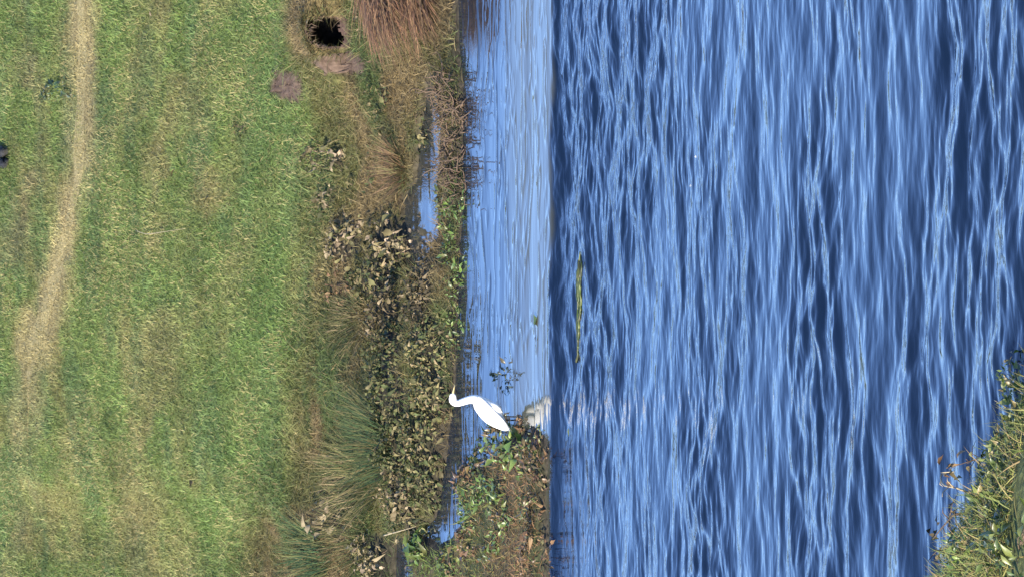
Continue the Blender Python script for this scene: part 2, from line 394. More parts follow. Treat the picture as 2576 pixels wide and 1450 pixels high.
for ix, iy, rx, ry, h, pal, n, k, s, lab in BUSH[:18]:  # leaf litter under shrubs, painted darker so the gaps between leaves look shaded
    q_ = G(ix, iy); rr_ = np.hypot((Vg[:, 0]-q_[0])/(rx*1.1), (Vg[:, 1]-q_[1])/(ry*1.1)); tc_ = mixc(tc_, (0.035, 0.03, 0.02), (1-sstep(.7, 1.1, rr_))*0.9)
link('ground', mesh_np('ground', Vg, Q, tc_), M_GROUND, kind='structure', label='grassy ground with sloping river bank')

# path of dry trodden grass, a thin sheet on the turf
def strip_sheet():
    xs = np.linspace(-5.0, 5.2, 240); V = []; T = []
    c = np.interp(xs, PC[po, 0], PC[po, 1]); h = np.interp(xs, PC[po, 0], PW[po])*0.30*(0.15+1.7*fbm(xs*1.1, xs*0, 63))*sstep(-2.0, -0.6, xs)+0.01; K = 9
    for j in range(K):
        f = -1+2*j/(K-1); yy = c+f*h*(0.8+0.4*fbm(xs*2.2, xs*0+j*.3, 61)); V.append(np.stack([xs, yy, land(xs, yy)+0.004], 1))
    V = np.stack(V, 1).reshape(-1, 3)
    for i in range(len(xs)-1):
        for j in range(K-1): a = i*K+j; T.append([a, a+K, a+K+1, a+1])
    return V, np.array(T)
V, T = strip_sheet()
M_PATH = mat_plain('trodden_straw', (0.15, 0.135, 0.055), (0.31, 0.25, 0.12), 22, 0.95, 0.5, 0.1)
link('path', mesh_np('path', V, T), M_PATH, kind='structure', label='worn path of dry tan grass across the meadow')
for k, (cx, cy, cz, rx, ry) in enumerate(SOILW[:2]):
    n = 44; rr = np.linspace(0, 1, 8); an = np.linspace(0, 2*math.pi, n, endpoint=False)
    V = []; T = []
    for i, r in enumerate(rr):
        for j, q in enumerate(an):
            wob = 0.15+1.5*float(fbm(np.array([math.cos(q)*3.2+5*k]), np.array([math.sin(q)*3.2]), 77, 4)[0])
            x = cx+rx*r*wob*math.cos(q); y = cy+ry*r*wob*math.sin(q)
            V.append((x, y, gz(x, y)+0.003+0.006*(1-r**3)+0.014*random.random()*(1-r)))
    for i in range(7):
        for j in range(n): a = i*n+j; b = i*n+(j+1) % n; T.append([a, b, b+n, a+n])
    link('soil_patch', mesh_np('soil_patch', V, T), M_SOIL, kind='structure')

# ------------------------------------------------------------------ water
wx = axis(-4.3, 4.3, 0.032, -600, 600); wy = np.concatenate([axis(41.0, YB+0.8, 0.022, -300, 900)])
wy = wy[(wy < YB+0.8)]; wy = np.concatenate([wy, np.arange(YB+0.8, YB+5.2, 0.022), np.arange(YB+5.2, YB+10.5, 0.08)])
X, Y = np.meshgrid(wx, wy)
Xw = X+0.35*(fbm(X*0.6, Y*0.5, 201, 2)-.5); Yw = Y+0.30*(fbm(X*0.7, Y*0.6, 211, 2)-.5)
Zw = np.zeros_like(X); Zc = np.zeros_like(X); wr = np.random.default_rng(21)
for k in range(60):
    lam = 0.15*math.exp(wr.uniform(0, 1)**1.1*1.9); th = wr.normal(0, 0.22); kk = 2*math.pi/lam
    Zw += 0.008/kk*np.sin(kk*(Xw*math.sin(th)+Yw*math.cos(th))+wr.uniform(0, 6.283))
near_ = sstep(YB-1.0, YB-13.0, Y)
for k, (sx, sy, am, kn) in enumerate([(0.60, 1.05, 0.105, 1.15), (1.10, 2.0, 0.080, 1.1), (1.9, 3.9, 0.050, 0.95), (3.5, 7.6, 0.026, 0.75), (8.0, 14.0, 0.0135, 0.6)]):
    Zw += am*(1+(kn-1)*near_)*(pnoise(Xw*sx+0.12*Yw, Yw*sy+0.10*Xw, 260+k)+pnoise(Xw*sx*1.2-0.10*Yw+7, Yw*sy*1.15-0.12*Xw+3, 270+k))*0.85
for k, (sx, sy, am) in enumerate([(0.35, 1.6, 0.014), (0.8, 3.6, 0.0075), (1.7, 8.0, 0.0035), (3.0, 15.0, 0.0015)]):
    Zc += 0.6*am*(vnoise(Xw*sx, Yw*sy+0.1*Xw, 280+k)-.5)
rid = 1-np.abs(2*fbm(Xw*0.8, Yw*2.6+0.06*Xw, 291, 3)-1); Zc += 0.006*np.clip((rid-0.86)/0.14, 0, 1)**2
rid = 1-np.abs(2*fbm(Xw*1.3+9, Yw*4.2, 297, 3)-1); Zc += 0.0035*np.clip((rid-0.86)/0.14, 0, 1)**2
yb = YB+0.22*(fbm(X*1.3, X*0, 221, 4)-.5)
riv = 1-sstep(-0.10, 0.10, Y-yb)
mod = 0.50+0.95*sstep(0.34, 0.66, fbm(X*0.40+3, Y*0.75, 231, 3))*(0.6+0.6*fbm(X*1.1, Y*1.5, 241, 2))
mod *= 0.95+0.10*sstep(YB-1, YB-12, Y)
drop = -0.055*(1-sstep(-0.42, 0.04, Y-yb))
core = (np.abs(wx) < 4.0); rowm = (wy > 41) & (wy < YB)
sl_ = np.gradient(Zw[np.ix_(rowm, core)], axis=0)/0.022
Zw *= 0.102/float(np.sqrt((sl_**2).mean()))
Z = Zw*riv*mod+Zc*(1-riv)+drop
amp1 = np.clip(riv*(0.25+0.75*np.clip(mod, 0, 1.2)), 0, 1); land_side = sstep(YB+1.2, YB+2.6, Y)
CW = np.stack([amp1*(0.42-0.22*near_)+(1-riv)*0.025, amp1*0.25+(1-riv)*0.045, (1-riv)*np.maximum(0.15+0.85*(1-sstep(1.0, 2.6, Y-YB+1.3*(fbm(X*0.5, Y*0.9, 251, 3)-.5)))*(0.55+0.9*fbm(X*0.6, Y*5.0, 253, 3)), 0.35*sstep(0.2, 0.6, Y-yshore(X)))], -1).reshape(-1, 3)
def water_z(x, y):
    return WZ[np.clip(np.searchsorted(wy, y), 0, len(wy)-1), np.clip(np.searchsorted(wx, x), 0, len(wx)-1)]
WZ = Z.copy()
Vw = np.stack([X, Y, Z], -1).reshape(-1, 3); nx = len(wx); ny = len(wy)
ii, jj = np.meshgrid(np.arange(nx-1), np.arange(ny-1)); a = (jj*nx+ii).ravel()
Q = np.stack([a, a+1, a+1+nx, a+nx], 1)
link('river_water', mesh_np('river_water', Vw, Q, CW), M_WATER, kind='structure', label='blue rippled river with a calm strip along the far bank')

# ------------------------------------------------------------------ grass
def blade_template(seg=2, bend=0.35):
    V = []; 
    for i in range(seg+1):
        f = i/seg; wv = 0.5*(1-f**1.6)
        y = f; z = -bend*f*f
        if i < seg: V += [(-wv, y, z+0.0), (wv, y, z)]
        else: V.append((0, y, z))
    T = []
    for i in range(seg-1):
        a = 2*i; T += [[a, a+1, a+3], [a, a+3, a+2]]
    a = 2*(seg-1); T.append([a, a+1, a+2])
    return np.array(V), np.array(T)
BT2 = blade_template(2, 0.35); BT4 = blade_template(4, 0.55); BT5 = blade_template(5, 0.25)
def scatter_blades(P, length, width, lean, col, tmpl, az=None):
    N = len(P); az = rng.uniform(0, 2*math.pi, N) if az is None else az
    t = np.stack([np.cos(az)*np.sin(lean), np.sin(az)*np.sin(lean), np.cos(lean)], 1)
    n = np.stack([-np.cos(az)*np.cos(lean), -np.sin(az)*np.cos(lean), np.sin(lean)], 1)
    tw = rng.uniform(-1.2, 1.2, N); s = np.cross(t, n)
    n = n*np.cos(tw)[:, None]+s*np.sin(tw)[:, None]
    M = frames(t, n)
    return inst(tmpl[0], tmpl[1], M, np.stack([width, length, length], 1), P, col)
def ground_pts(N, x0, x1, d0, d1):
    x = rng.uniform(x0, x1, N); y = yshore(x)+rng.uniform(d0, d1, N)
    return x, y
# meadow
N = 340000
x = rng.uniform(-5.4, 5.4, N); y = yshore(x)+rng.uniform(DB-0.8, 20.5, N)
keep = np.abs(x) < 3.9+0.075*(y-60)
x = x[keep]; y = y[keep]
sm = soil_mask(x, y); k = rng.uniform(0, 1, len(x)) > sm*0.85
x = x[k]; y = y[k]; N = len(x)
pm = path_mask(x, y)
clump = np.clip(0.5*fbm(x*3.5, y*2.2, 301, 2)+0.5*(0.5+1.5*(vnoise(x*9, y*4.5, 305)-.5)), 0, 1.2)
c = turf_color(x, y)*(0.74+0.5*rng.uniform(0, 1, N)**1.3)[:, None]*(0.66+0.68*clump)[:, None]
dry = (rng.uniform(0, 1, N) < 0.13+0.35*sstep(.55, .7, fbm(x*1.2, y*.8, 311, 2))); c[dry] = mixc(c[dry], (0.36, 0.29, 0.13), rng.uniform(0.35, 0.9, dry.sum()))
dk = (rng.uniform(0, 1, N) < 0.06); c[dk] = c[dk]*0.55
L_ = rng.uniform(0.04, 0.10, N)*(0.5+1.0*clump)*(1-0.40*pm)
V, T, C = scatter_blades(np.stack([x, y, land(x, y)-0.004], 1), L_, rng.uniform(0.007, 0.014, N), rng.uniform(0.15, 1.35, N), c, BT2)
link('meadow_grass', mesh_np('meadow_grass', V, T, C, False), M_GRASS, kind='stuff', label='short green and straw coloured meadow grass', cat='grass')
# rough bank grass
def under_shrub(x, y):
    m = np.zeros(len(x))
    for ix, iy, rx, ry, h, pal, n, k, s, lab in BUSH[:18]:
        q_ = G(ix, iy); m = np.maximum(m, 1-sstep(.8, 1.15, np.hypot((x-q_[0])/rx, (y-q_[1])/ry)))
    return m
N = 90000
x = rng.uniform(-4.3, 4.6, N); y = yshore(x)+rng.uniform(-0.1, DB+0.5, N); z = land(x, y)
sm = np.maximum(soil_mask(x, y), 1-sstep(-0.01, 0.03, z)); sm = np.maximum(sm, 0.97*under_shrub(x, y)); k = (rng.uniform(0, 1, N) > sm*0.93)
x = x[k]; y = y[k]; z = z[k]; N = len(x)
c = turf_color(x, y)*(0.5+0.9*rng.uniform(0, 1, N)**1.4)[:, None]
dry = rng.uniform(0, 1, N) < 0.18; c[dry] = mixc(c[dry], (0.26, 0.19, 0.09), rng.uniform(0.3, 0.9, dry.sum()))
tall = fbm(x*2.5, y*2, 321, 2)
q_ = rng.uniform(-0.35, math.pi+0.35, 900); r_ = rng.uniform(0.98, 1.5, 900)
xr = BUR[0]+0.20*r_*np.cos(q_); yr = BUR[1]+0.09+0.11*r_*np.sin(q_)
x = np.concatenate([x, xr]); y = np.concatenate([y, yr]); z = np.concatenate([z, land(xr, yr)]); N = len(x); tall = np.concatenate([tall, np.full(900, 0.45)])
c = np.vstack([c, mixc((0.10, 0.12, 0.04), (0.20, 0.15, 0.075), rng.uniform(0, 1, 900))*rng.uniform(0.5, 1.2, 900)[:, None]])
V, T, C = scatter_blades(np.stack([x, y, z-0.005], 1), rng.uniform(0.06, 0.20, N)*(0.5+tall), rng.uniform(0.005, 0.011, N), rng.uniform(0.3, 1.4, N), c, BT4)
link('bank_grass', mesh_np('bank_grass', V, T, C, False), M_GRASS, kind='stuff', label='rough olive and brown grass on the far bank', cat='grass')
# near bank
N = 15000
x = rng.uniform(-3.6, 0.8, N); nn = rng.uniform(-0.05, 4.2, N); y = ynear(x)-nn; k = (y > 39)
x = x[k]; y = y[k]; N = len(x)
c = mixc((0.11, 0.15, 0.035), (0.22, 0.205, 0.065), rng.uniform(0, 1, N))*(0.7+0.8*rng.uniform(0, 1, N))[:, None]
dry = rng.uniform(0, 1, N) < 0.22; c[dry] = mixc(c[dry], (0.34, 0.23, 0.11), rng.uniform(0.3, 0.9, dry.sum()))
V, T, C = scatter_blades(np.stack([x, y, land(x, y)-0.01], 1), rng.uniform(0.10, 0.30, N), rng.uniform(0.006, 0.013, N), rng.uniform(0.2, 1.3, N), c, BT4)
link('near_bank_grass', mesh_np('near_bank_grass', V, T, C, False), M_GRASS, kind='stuff', label='long tangled grass on the near bank', cat='grass')
# tangle on the mud bar
N = 14000
bx0, bx1 = BAR[:, 0].min(), BAR[:, 0].max(); by0, by1 = BAR[:, 1].min(), BAR[:, 1].max()
x = rng.uniform(bx0, bx1, N); y = rng.uniform(by0, by1, N); k = (sdist(BAR, x, y) > 0.10) & (x > -4.0)
x = x[k]; y = y[k]; N = len(x); fr = sstep(by0, by1, y)
c = mixc((0.20, 0.115, 0.055), (0.12, 0.17, 0.04), np.clip(fr*1.3+rng.normal(0, .35, N)-0.1, 0, 1))*(0.55+0.8*rng.uniform(0, 1, N))[:, None]
V, T, C = scatter_blades(np.stack([x, y, land(x, y)-0.005], 1), rng.uniform(0.05, 0.15, N), rng.uniform(0.005, 0.012, N), rng.uniform(0.3, 1.4, N), c, BT4)
link('bar_grass', mesh_np('bar_grass', V, T, C, False), M_GRASS, kind='stuff', label='brown and green low growth matting the mud bar', cat='grass')

# ------------------------------------------------------------------ leaves
def leaf_template(wid=0.75, fold=0.25, droop=0.35, curl=0.0, teeth=0.0, seg=4):
    V = []; T = []
    prof = [0.08, 0.62, 1.0, 0.78, 0.30, 0.0] if seg == 4 else [0.08, 0.8, 1.0, 0.5, 0.0]
    n = len(prof)
    for i in range(n):
        f = i/(n-1); wv = 0.5*wid*prof[i]*(1+teeth*(1 if i % 2 else -1))
        z = -droop*f*f+curl*math.sin(f*5)*0.12
        V += [(-wv, f, z+fold*wv), (0, f, z), (wv, f, z+fold*wv*(1-curl))]
    for i in range(n-1):
        a = 3*i
        T += [[a, a+1, a+4], [a, a+4, a+3], [a+1, a+2, a+5], [a+1, a+5, a+4]]
    return np.array(V), np.array(T)
LT = [leaf_template(0.62, 0.6, 0.35), leaf_template(0.48, 1.0, 0.7, 0.7), leaf_template(0.66, 0.5, 0.3, 0.5, 0.2), leaf_template(0.40, 1.3, 0.9, 1.0)]
LTL = [leaf_template(0.34, 0.4, 0.45), leaf_template(0.42, 0.5, 0.25, 0.3)]
PAL = {
 'olive': [(0.09775, 0.0935, 0.0357), (0.1403, 0.119, 0.051), (0.051, 0.06375, 0.0221), (0.204, 0.1573, 0.08075), (0.03825, 0.0493, 0.0187)],
 'brown': [(0.135, 0.105, 0.053), (0.090, 0.070, 0.034), (0.20, 0.155, 0.088), (0.085, 0.080, 0.032), (0.055, 0.044, 0.024)],
 'pale': [(0.2125, 0.17, 0.09775), (0.1615, 0.1318, 0.06375), (0.1105, 0.102, 0.0425), (0.2805, 0.2125, 0.136), (0.0595, 0.06375, 0.0238)],
 'dark': [(0.051, 0.0612, 0.0204), (0.085, 0.085, 0.0323), (0.02975, 0.0408, 0.0153), (0.1445, 0.1232, 0.05525), (0.102, 0.085, 0.0408)],
 'lime': [(0.10, 0.155, 0.032), (0.14, 0.19, 0.042), (0.07, 0.12, 0.028), (0.16, 0.165, 0.055), (0.08, 0.10, 0.03)],
 'bar': [(0.09, 0.125, 0.03), (0.135, 0.145, 0.042), (0.15, 0.105, 0.042), (0.06, 0.09, 0.026), (0.11, 0.07, 0.036)],
 'near': [(0.1105, 0.1495, 0.0338), (0.169, 0.1885, 0.0468), (0.208, 0.1625, 0.0585), (0.065, 0.0975, 0.026), (0.143, 0.169, 0.052)],
 'rust': [(0.15, 0.088, 0.043), (0.10, 0.06, 0.034), (0.19, 0.125, 0.065), (0.085, 0.066, 0.03), (0.13, 0.115, 0.045)],
 'teal': [(0.035, 0.0665, 0.028), (0.0595, 0.084, 0.0315), (0.091, 0.098, 0.035), (0.021, 0.042, 0.021), (0.112, 0.098, 0.042)],
}
LEAFM = {}
def leaf_mesh(pal, ci, ti, long=False, mat=None):
    key = (pal, ci, ti, long)
    if key not in LEAFM:
        tv, tf = (LTL if long else LT)[ti]
        m = mesh_np('leaf', tv, tf, np.tile(np.array(PAL[pal][ci]), (len(tv), 1)), True); m.materials.append(mat); LEAFM[key] = m
    return LEAFM[key]
def plant(name, label, cat, base, rx, ry, hz, pal, n_leaf, n_part, size, mat=M_LEAF, group=None, long=False, stems=6, up=0.5, lift=0.15, stem_mat=None, keepz=None, fill_shape='dome'):
    """leafy clump: stems, single leaves as parts, the finer inner foliage as one mass"""
    t = empty(name, base, label, cat, group); b = np.array(base, float)
    r = np.random.default_rng(abs(hash((round(float(base[0]), 3), round(float(base[1]), 3)))) % 2**31)
    N = n_leaf+n_part
    az = r.uniform(0, 2*math.pi, N); rad = np.sqrt(r.uniform(0, 1, N)); 
    px = np.cos(az)*rad*rx; py = np.sin(az)*rad*ry
    nc = max(5, N//11); ca = r.uniform(0, 2*math.pi, nc); cr_ = np.sqrt(r.uniform(0, 1, nc)); pick = r.integers(0, nc, N)
    sp_ = 0.34*size/0.075*0.16
    px = np.cos(ca[pick])*cr_[pick]*rx+r.normal(0, sp_, N); py = np.sin(ca[pick])*cr_[pick]*ry+r.normal(0, sp_*1.3, N)
    rad = np.clip(np.hypot(px/rx, py/ry), 0, 1); az = np.arctan2(py, px); chh = r.uniform(0.45, 1.15, nc)[pick]
    lump = chh*0.55+0.6*vnoise((px+b[0])*5, (py+b[1])*4, 401)
    top = hz*np.sqrt(np.clip(1-rad**2.4, 0.02, 1))*lump
    pz = top*(lift+(1-lift)*r.uniform(0, 1, N)**0.45)
    gx_ = land(px+b[0], py+b[1]); gx_ = np.maximum(gx_, 0.0)
    P = np.stack([px, py, gx_-b[2]+pz], 1)
    out = np.stack([np.cos(az)*rad, np.sin(az)*rad, np.full(N, up)], 1)+r.normal(0, 0.55, (N, 3))
    nn = np.stack([0.35*np.cos(az)*rad-0.1, 0.35*np.sin(az)*rad-0.35, np.full(N, 0.75)], 1)+r.normal(0, 0.5, (N, 3))
    out[:, 2] = out[:, 2]-0.5
    M = frames(out, nn)
    sz = size*(0.86 if mat is M_LEAF else 1.0)*np.clip(r.lognormal(-0.22, 0.36, N), 0.35, 1.7)
    ci = r.choice(5, N, p=[0.28, 0.24, 0.2, 0.16, 0.12]); TT = LTL if long else LT; ti = r.integers(0, len(TT), N)
    order = np.argsort(-(pz/np.maximum(top, .01)+0.5*(-py/ry)+r.uniform(0, .6, N)))
    part = order[:n_part]; rest = order[n_part:]
    pc = np.array(PAL[pal])
    VV = []; FF = []; CC = []; nv = 0
    for q in range(len(TT)):
        s = rest[ti[rest] == q]
        if len(s) == 0: continue
        col = pc[ci[s]]*r.uniform(0.6, 1.25, (len(s), 1))
        v, f, c = inst(TT[q][0], TT[q][1], M[s], np.stack([sz[s]]*3, 1)*0.9, P[s], col)
        VV.append(v); FF.append(f+nv); CC.append(c); nv += len(v)
    if VV:
        fo = link('foliage', mesh_np('foliage', np.vstack(VV), np.vstack(FF), np.vstack(CC)), mat, t, kind='stuff')
    for i in part:
        o = bpy.data.objects.new('leaf', leaf_mesh(pal, int(ci[i]), int(ti[i]), long, mat)); COL.objects.link(o); o.parent = t
        mm = Matrix.Identity(4)
        for a_ in range(3):
            for b_ in range(3): mm[a_][b_] = M[i][a_][b_]*sz[i]
            mm[a_][3] = P[i][a_]
        o.matrix_basis = mm
    for k in range(stems):
        i = part[k % len(part)] if len(part) else 0
        e = P[i]; s0 = np.array([e[0]*0.25, e[1]*0.25, max(gz(b[0]+e[0]*.25, b[1]+e[1]*.25), -0.05)-b[2]-0.02])
        mid = (s0+e)/2+np.array([r.normal(0, .03), r.normal(0, .03), 0.12*hz+.01])
        ts = np.linspace(0, 1, 6)[:, None]; pts = (1-ts)**2*s0+2*ts*(1-ts)*mid+ts*ts*e
        v, f = tube(pts, np.linspace(0.0055, 0.0025, 6), 5)
        link('stem', mesh_np('stem', v, f), stem_mat or M_TWIG, t)
    return t

# ------------------------------------------------------------------ the egret
def build_egret():
    feet = plane(1290, 1042)[0]
    t = empty('egret', (feet[0], feet[1], 0), 'white egret with curved neck and raised head wading in the calm water', 'egret')
    k = 0.000495
    def W(cx, cy): return ((600-cy)*k, (1739-cx)*k/0.972)
    spine = [(352, 132, 20, 20), (366, 150, 46, 34), (396, 180, 64, 44), (400, 235, 74, 50), (415, 290, 72, 54), (460, 325, 64, 54), (530, 330, 60, 56), (620, 300, 66, 60), (740, 262, 72, 66), (850, 248, 84, 80), (930, 275, 112, 105), (1010, 345, 160, 135), (1110, 435, 190, 160), (1220, 540, 205, 170), (1320, 640, 192, 160), (1420, 745, 150, 125), (1510, 835, 100, 85), (1580, 895, 62, 50), (1640, 940, 20, 16)]
    pts = np.array([[W(a, b)[0], 0.0, W(a, b)[1]] for a, b, _, _ in spine]); ra = np.array([s[2]*k*(1.20 if i_ < 10 else 1.13) for i_, s in enumerate(spine)]); rb = np.array([s[3]*k*(1.1 if i_ < 10 else 1.05) for i_, s in enumerate(spine)])
    # resample
    u = np.arange(len(pts)); uu = np.linspace(0, len(pts)-1, 90)
    def cr(y):
        y = np.asarray(y, float); o = []
        for q in uu:
            i = int(min(max(math.floor(q), 0), len(y)-2)); f = q-i
            p0 = y[max(i-1, 0)]; p1 = y[i]; p2 = y[i+1]; p3 = y[min(i+2, len(y)-1)]
            o.append(0.5*((2*p1)+(-p0+p2)*f+(2*p0-5*p1+4*p2-p3)*f*f+(-p0+3*p1-3*p2+p3)*f**3))
        return np.array(o)
    P = cr(pts); A = np.maximum(cr(ra), 0.004); B = np.maximum(cr(rb), 0.004)
    tg = np.gradient(P, axis=0); tg /= np.linalg.norm(tg, axis=1, keepdims=True)
    nrm = np.cross(tg, np.array([0, 1.0, 0])); n = 24; an = np.arange(n)*2*math.pi/n
    V = (P[:, None]+A[:, None, None]*np.cos(an)[None, :, None]*nrm[:, None]+B[:, None, None]*np.sin(an)[None, :, None]*np.array([0, 1.0, 0])).reshape(-1, 3)
    T = []
    for i in range(len(P)-1):
        for j in range(n):
            a = i*n+j; b = i*n+(j+1) % n; T += [[a, b, b+n], [a, b+n, a+n]]
    V = np.vstack([V, P[0], P[-1]]); c0 = len(V)-2; e = (len(P)-1)*n
    for j in range(n): T += [[c0, (j+1) % n, j], [c0+1, e+j, e+(j+1) % n]]
    link('body', mesh_np('body', V, np.array(T)), M_FEATHER, t)
    # folded wings: overlapping long feathers over each flank
    for side in (-1, 1):
        VV = []; TT = []; nv = 0
        tv, tf = leaf_template(0.26, -0.35, 0.0)
        root = np.array(W(1010, 330)); tip = np.array(W(1600, 930)); ax = (tip-root)
        for q in range(9):
            f = q/8; s = root+ax*0.06*q*0.55+np.array([0.085, 0.055])*(1-2*f)*0.75
            L = 0.30-0.05*abs(f-.5)+0.02*random.random()
            d = ax/np.linalg.norm(ax); dz = (f-0.5)*0.30; d2 = np.array([d[0]*math.cos(dz)-d[1]*math.sin(dz), d[0]*math.sin(dz)+d[1]*math.cos(dz)])
            N_ = 8
            for i in range(N_):
                g = i/(N_-1); wv = 0.036*math.sin(math.pi*min(1, 0.18+g*0.86))**0.7+0.003
                cpos = s+d2*L*g; per = np.array([-d2[1], d2[0]])
                for w_ in (-1, 0, 1):
                    pp = cpos+per*wv*w_
                    # lie on the flank
                    j = np.argmin((P[:, 0]-pp[0])**2+(P[:, 2]-pp[1])**2); off = np.dot(pp-P[j, [0, 2]], nrm[j, [0, 2]])
                    yy = B[j]*math.sqrt(max(0.0, 1-min(1, (off/max(A[j], .001)))**2))
                    VV.append((pp[0], side*(yy+0.006+0.0012*q+0.003*(w_ == 0)), pp[1]))
            for i in range(N_-1):
                for w_ in range(2):
                    a = nv+i*3+w_; TT += [[a, a+1, a+4], [a, a+4, a+3]]
            nv += N_*3
        link('wing', mesh_np('wing', VV, np.array(TT)), M_FEATHER, t)
    # breast plume that sticks out in front
    bx, bz = W(1420, 470)
    pv, pf = tube([[W(1180, 330)[0], -0.02, W(1180, 330)[1]], [W(1300, 430)[0], -0.03, W(1300, 430)[1]], [W(1400, 500)[0], -0.03, W(1400, 500)[1]], [W(1490, 545)[0], -0.03, W(1490, 545)[1]]], [0.03, 0.060, 0.052, 0.008], 10)
    link('plume', mesh_np('plume', pv, pf), M_FEATHER, t)
    hx, hz = W(400, 150)
    v, f = tube([[hx, 0, hz], [hx+0.03, 0, hz-0.004], [hx+0.075, 0, hz-0.013], [hx+0.122, 0, hz-0.026]], [0.016, 0.0115, 0.0075, 0.0012], 8)
    link('bill', mesh_np('bill', v, f), M_BILL, t)
    for s in (-1, 1):
        ex, ez = W(398, 165); v, f = tube([[ex, s*0.0165, ez], [ex, s*0.0215, ez], [ex, s*0.0235, ez]], [0.0075, 0.0065, 0.002], 8)
        link('eye', mesh_np('eye', v, f), M_BLACK, t)
    for s in (-1, 1):
        lx, lz = W(1340, 690+40*s); v, f = tube([[lx, s*0.03, lz], [lx+0.012, s*0.03, lz-0.09], [lx+0.004, s*0.03, 0.02], [lx+0.015, s*0.03, -0.16]], [0.016, 0.0075, 0.0085, 0.007], 8)
        link('leg', mesh_np('leg', v, f), M_BLACK, t)
    return t
build_egret()

# ------------------------------------------------------------------ bank shrubs
def onbank(ix, iy): return G(ix, iy)
for ix, iy, rx, ry, h, pal, n, k, s, lab in BUSH:
    plant('bank_shrub', lab, 'shrub', onbank(ix, iy), rx, ry, h, pal, n, k, s, group='leafy shrubs along the far bank')

# ------------------------------------------------------------------ rush tussocks, straw heap
def tussock(name, label, cat, base, n_part, n_mass, length, spread, lean_x, lean_y, pal, mat, group=None, width=0.009, rad=(0.2, 0.3)):
    t = empty(name, base, label, cat, group); b = np.array(base, float)
    def blades(n):
        q = rng.uniform(0, 2*math.pi, n); rr = np.sqrt(rng.uniform(0, 1, n))
        P = np.stack([np.cos(q)*rr*rad[0], np.sin(q)*rr*rad[1], np.zeros(n)], 1); P[:, 2] = land(P[:, 0]+b[0], P[:, 1]+b[1])-b[2]-0.01
        tx = np.cos(q)*rr*spread+lean_x+rng.normal(0, .28, n); ty = np.sin(q)*rr*spread+lean_y+rng.normal(0, .28, n)
        tt = np.stack([tx, ty, np.ones(n)], 1); nn = np.stack([-tx, -ty-0.6, 0.4+0*tx], 1)+rng.normal(0, .3, (n, 3))
        return P, frames(tt, nn), np.stack([rng.uniform(.7, 1.3, n)*width, *(2*[length*rng.uniform(0.25, 1.15, n)])], 1)
    pc = np.array(PAL[pal])
    P, M, S = blades(n_mass); c = pc[rng.choice(5, n_mass)]*rng.uniform(.6, 1.3, (n_mass, 1))
    v, f, cc = inst(BT5[0], BT5[1], M, S, P, c); link('blade_mass', mesh_np('blade_mass', v, f, cc, False), mat, t, kind='stuff')
    P, M, S = blades(n_part)
    for i in range(n_part):
        key = ('blade', pal, i % 5)
        if key not in LEAFM:
            m = mesh_np('blade', BT5[0], BT5[1], np.tile(pc[i % 5], (len(BT5[0]), 1)), False); m.materials.append(mat); LEAFM[key] = m
        o = bpy.data.objects.new('blade', LEAFM[key]); COL.objects.link(o); o.parent = t
        mm = Matrix.Identity(4)
        for a_ in range(3):
            for b_ in range(3): mm[a_][b_] = M[i][a_][b_]*S[i][b_]
            mm[a_][3] = P[i][a_]
        o.matrix_basis = mm
    return t
g_ = 'rush tussocks on the far bank'
tussock('rush_tussock', 'large dark green rush tussock fanning up beside the dark shrubs', 'rush', G(955, 1110), 70, 700, 0.60, 0.6, 0.10, 0.25, 'teal', M_RUSH, g_, 0.010, (0.45, 0.8))
tussock('rush_tussock', 'olive rush tussock just below the large dark green one', 'rush', G(900, 1200), 50, 450, 0.60, 0.6, -0.25, 0.3, 'olive', M_RUSH, g_, 0.010, (0.40, 0.75))
tussock('rush_tussock', 'dark green rush tussock at the bottom picture edge', 'rush', G(800, 1395), 50, 450, 0.55, 0.6, -0.1, 0.3, 'teal', M_RUSH, g_, 0.010, (0.35, 0.6))
tussock('rush_tussock', 'olive green rush tussock above the pinkish tan shrub', 'rush', G(870, 1340), 40, 350, 0.42, 0.7, 0.0, 0.3, 'olive', M_RUSH, g_, 0.010, (0.40, 0.75))
tussock('sedge_tussock', 'orange brown sedge tussock flopping over the upper inlet', 'sedge', G(1000, 425), 50, 420, 0.36, 0.7, 0.0, -0.1, 'rust', M_STRAW, None, 0.009, (0.26, 0.4))
tussock('sedge_tussock', 'straw orange grass tuft at the bank top beside the brown shrubs', 'sedge', G(890, 810), 50, 420, 0.30, 0.9, -0.3, -0.1, 'olive', M_STRAW, None, 0.008, (0.32, 0.6))

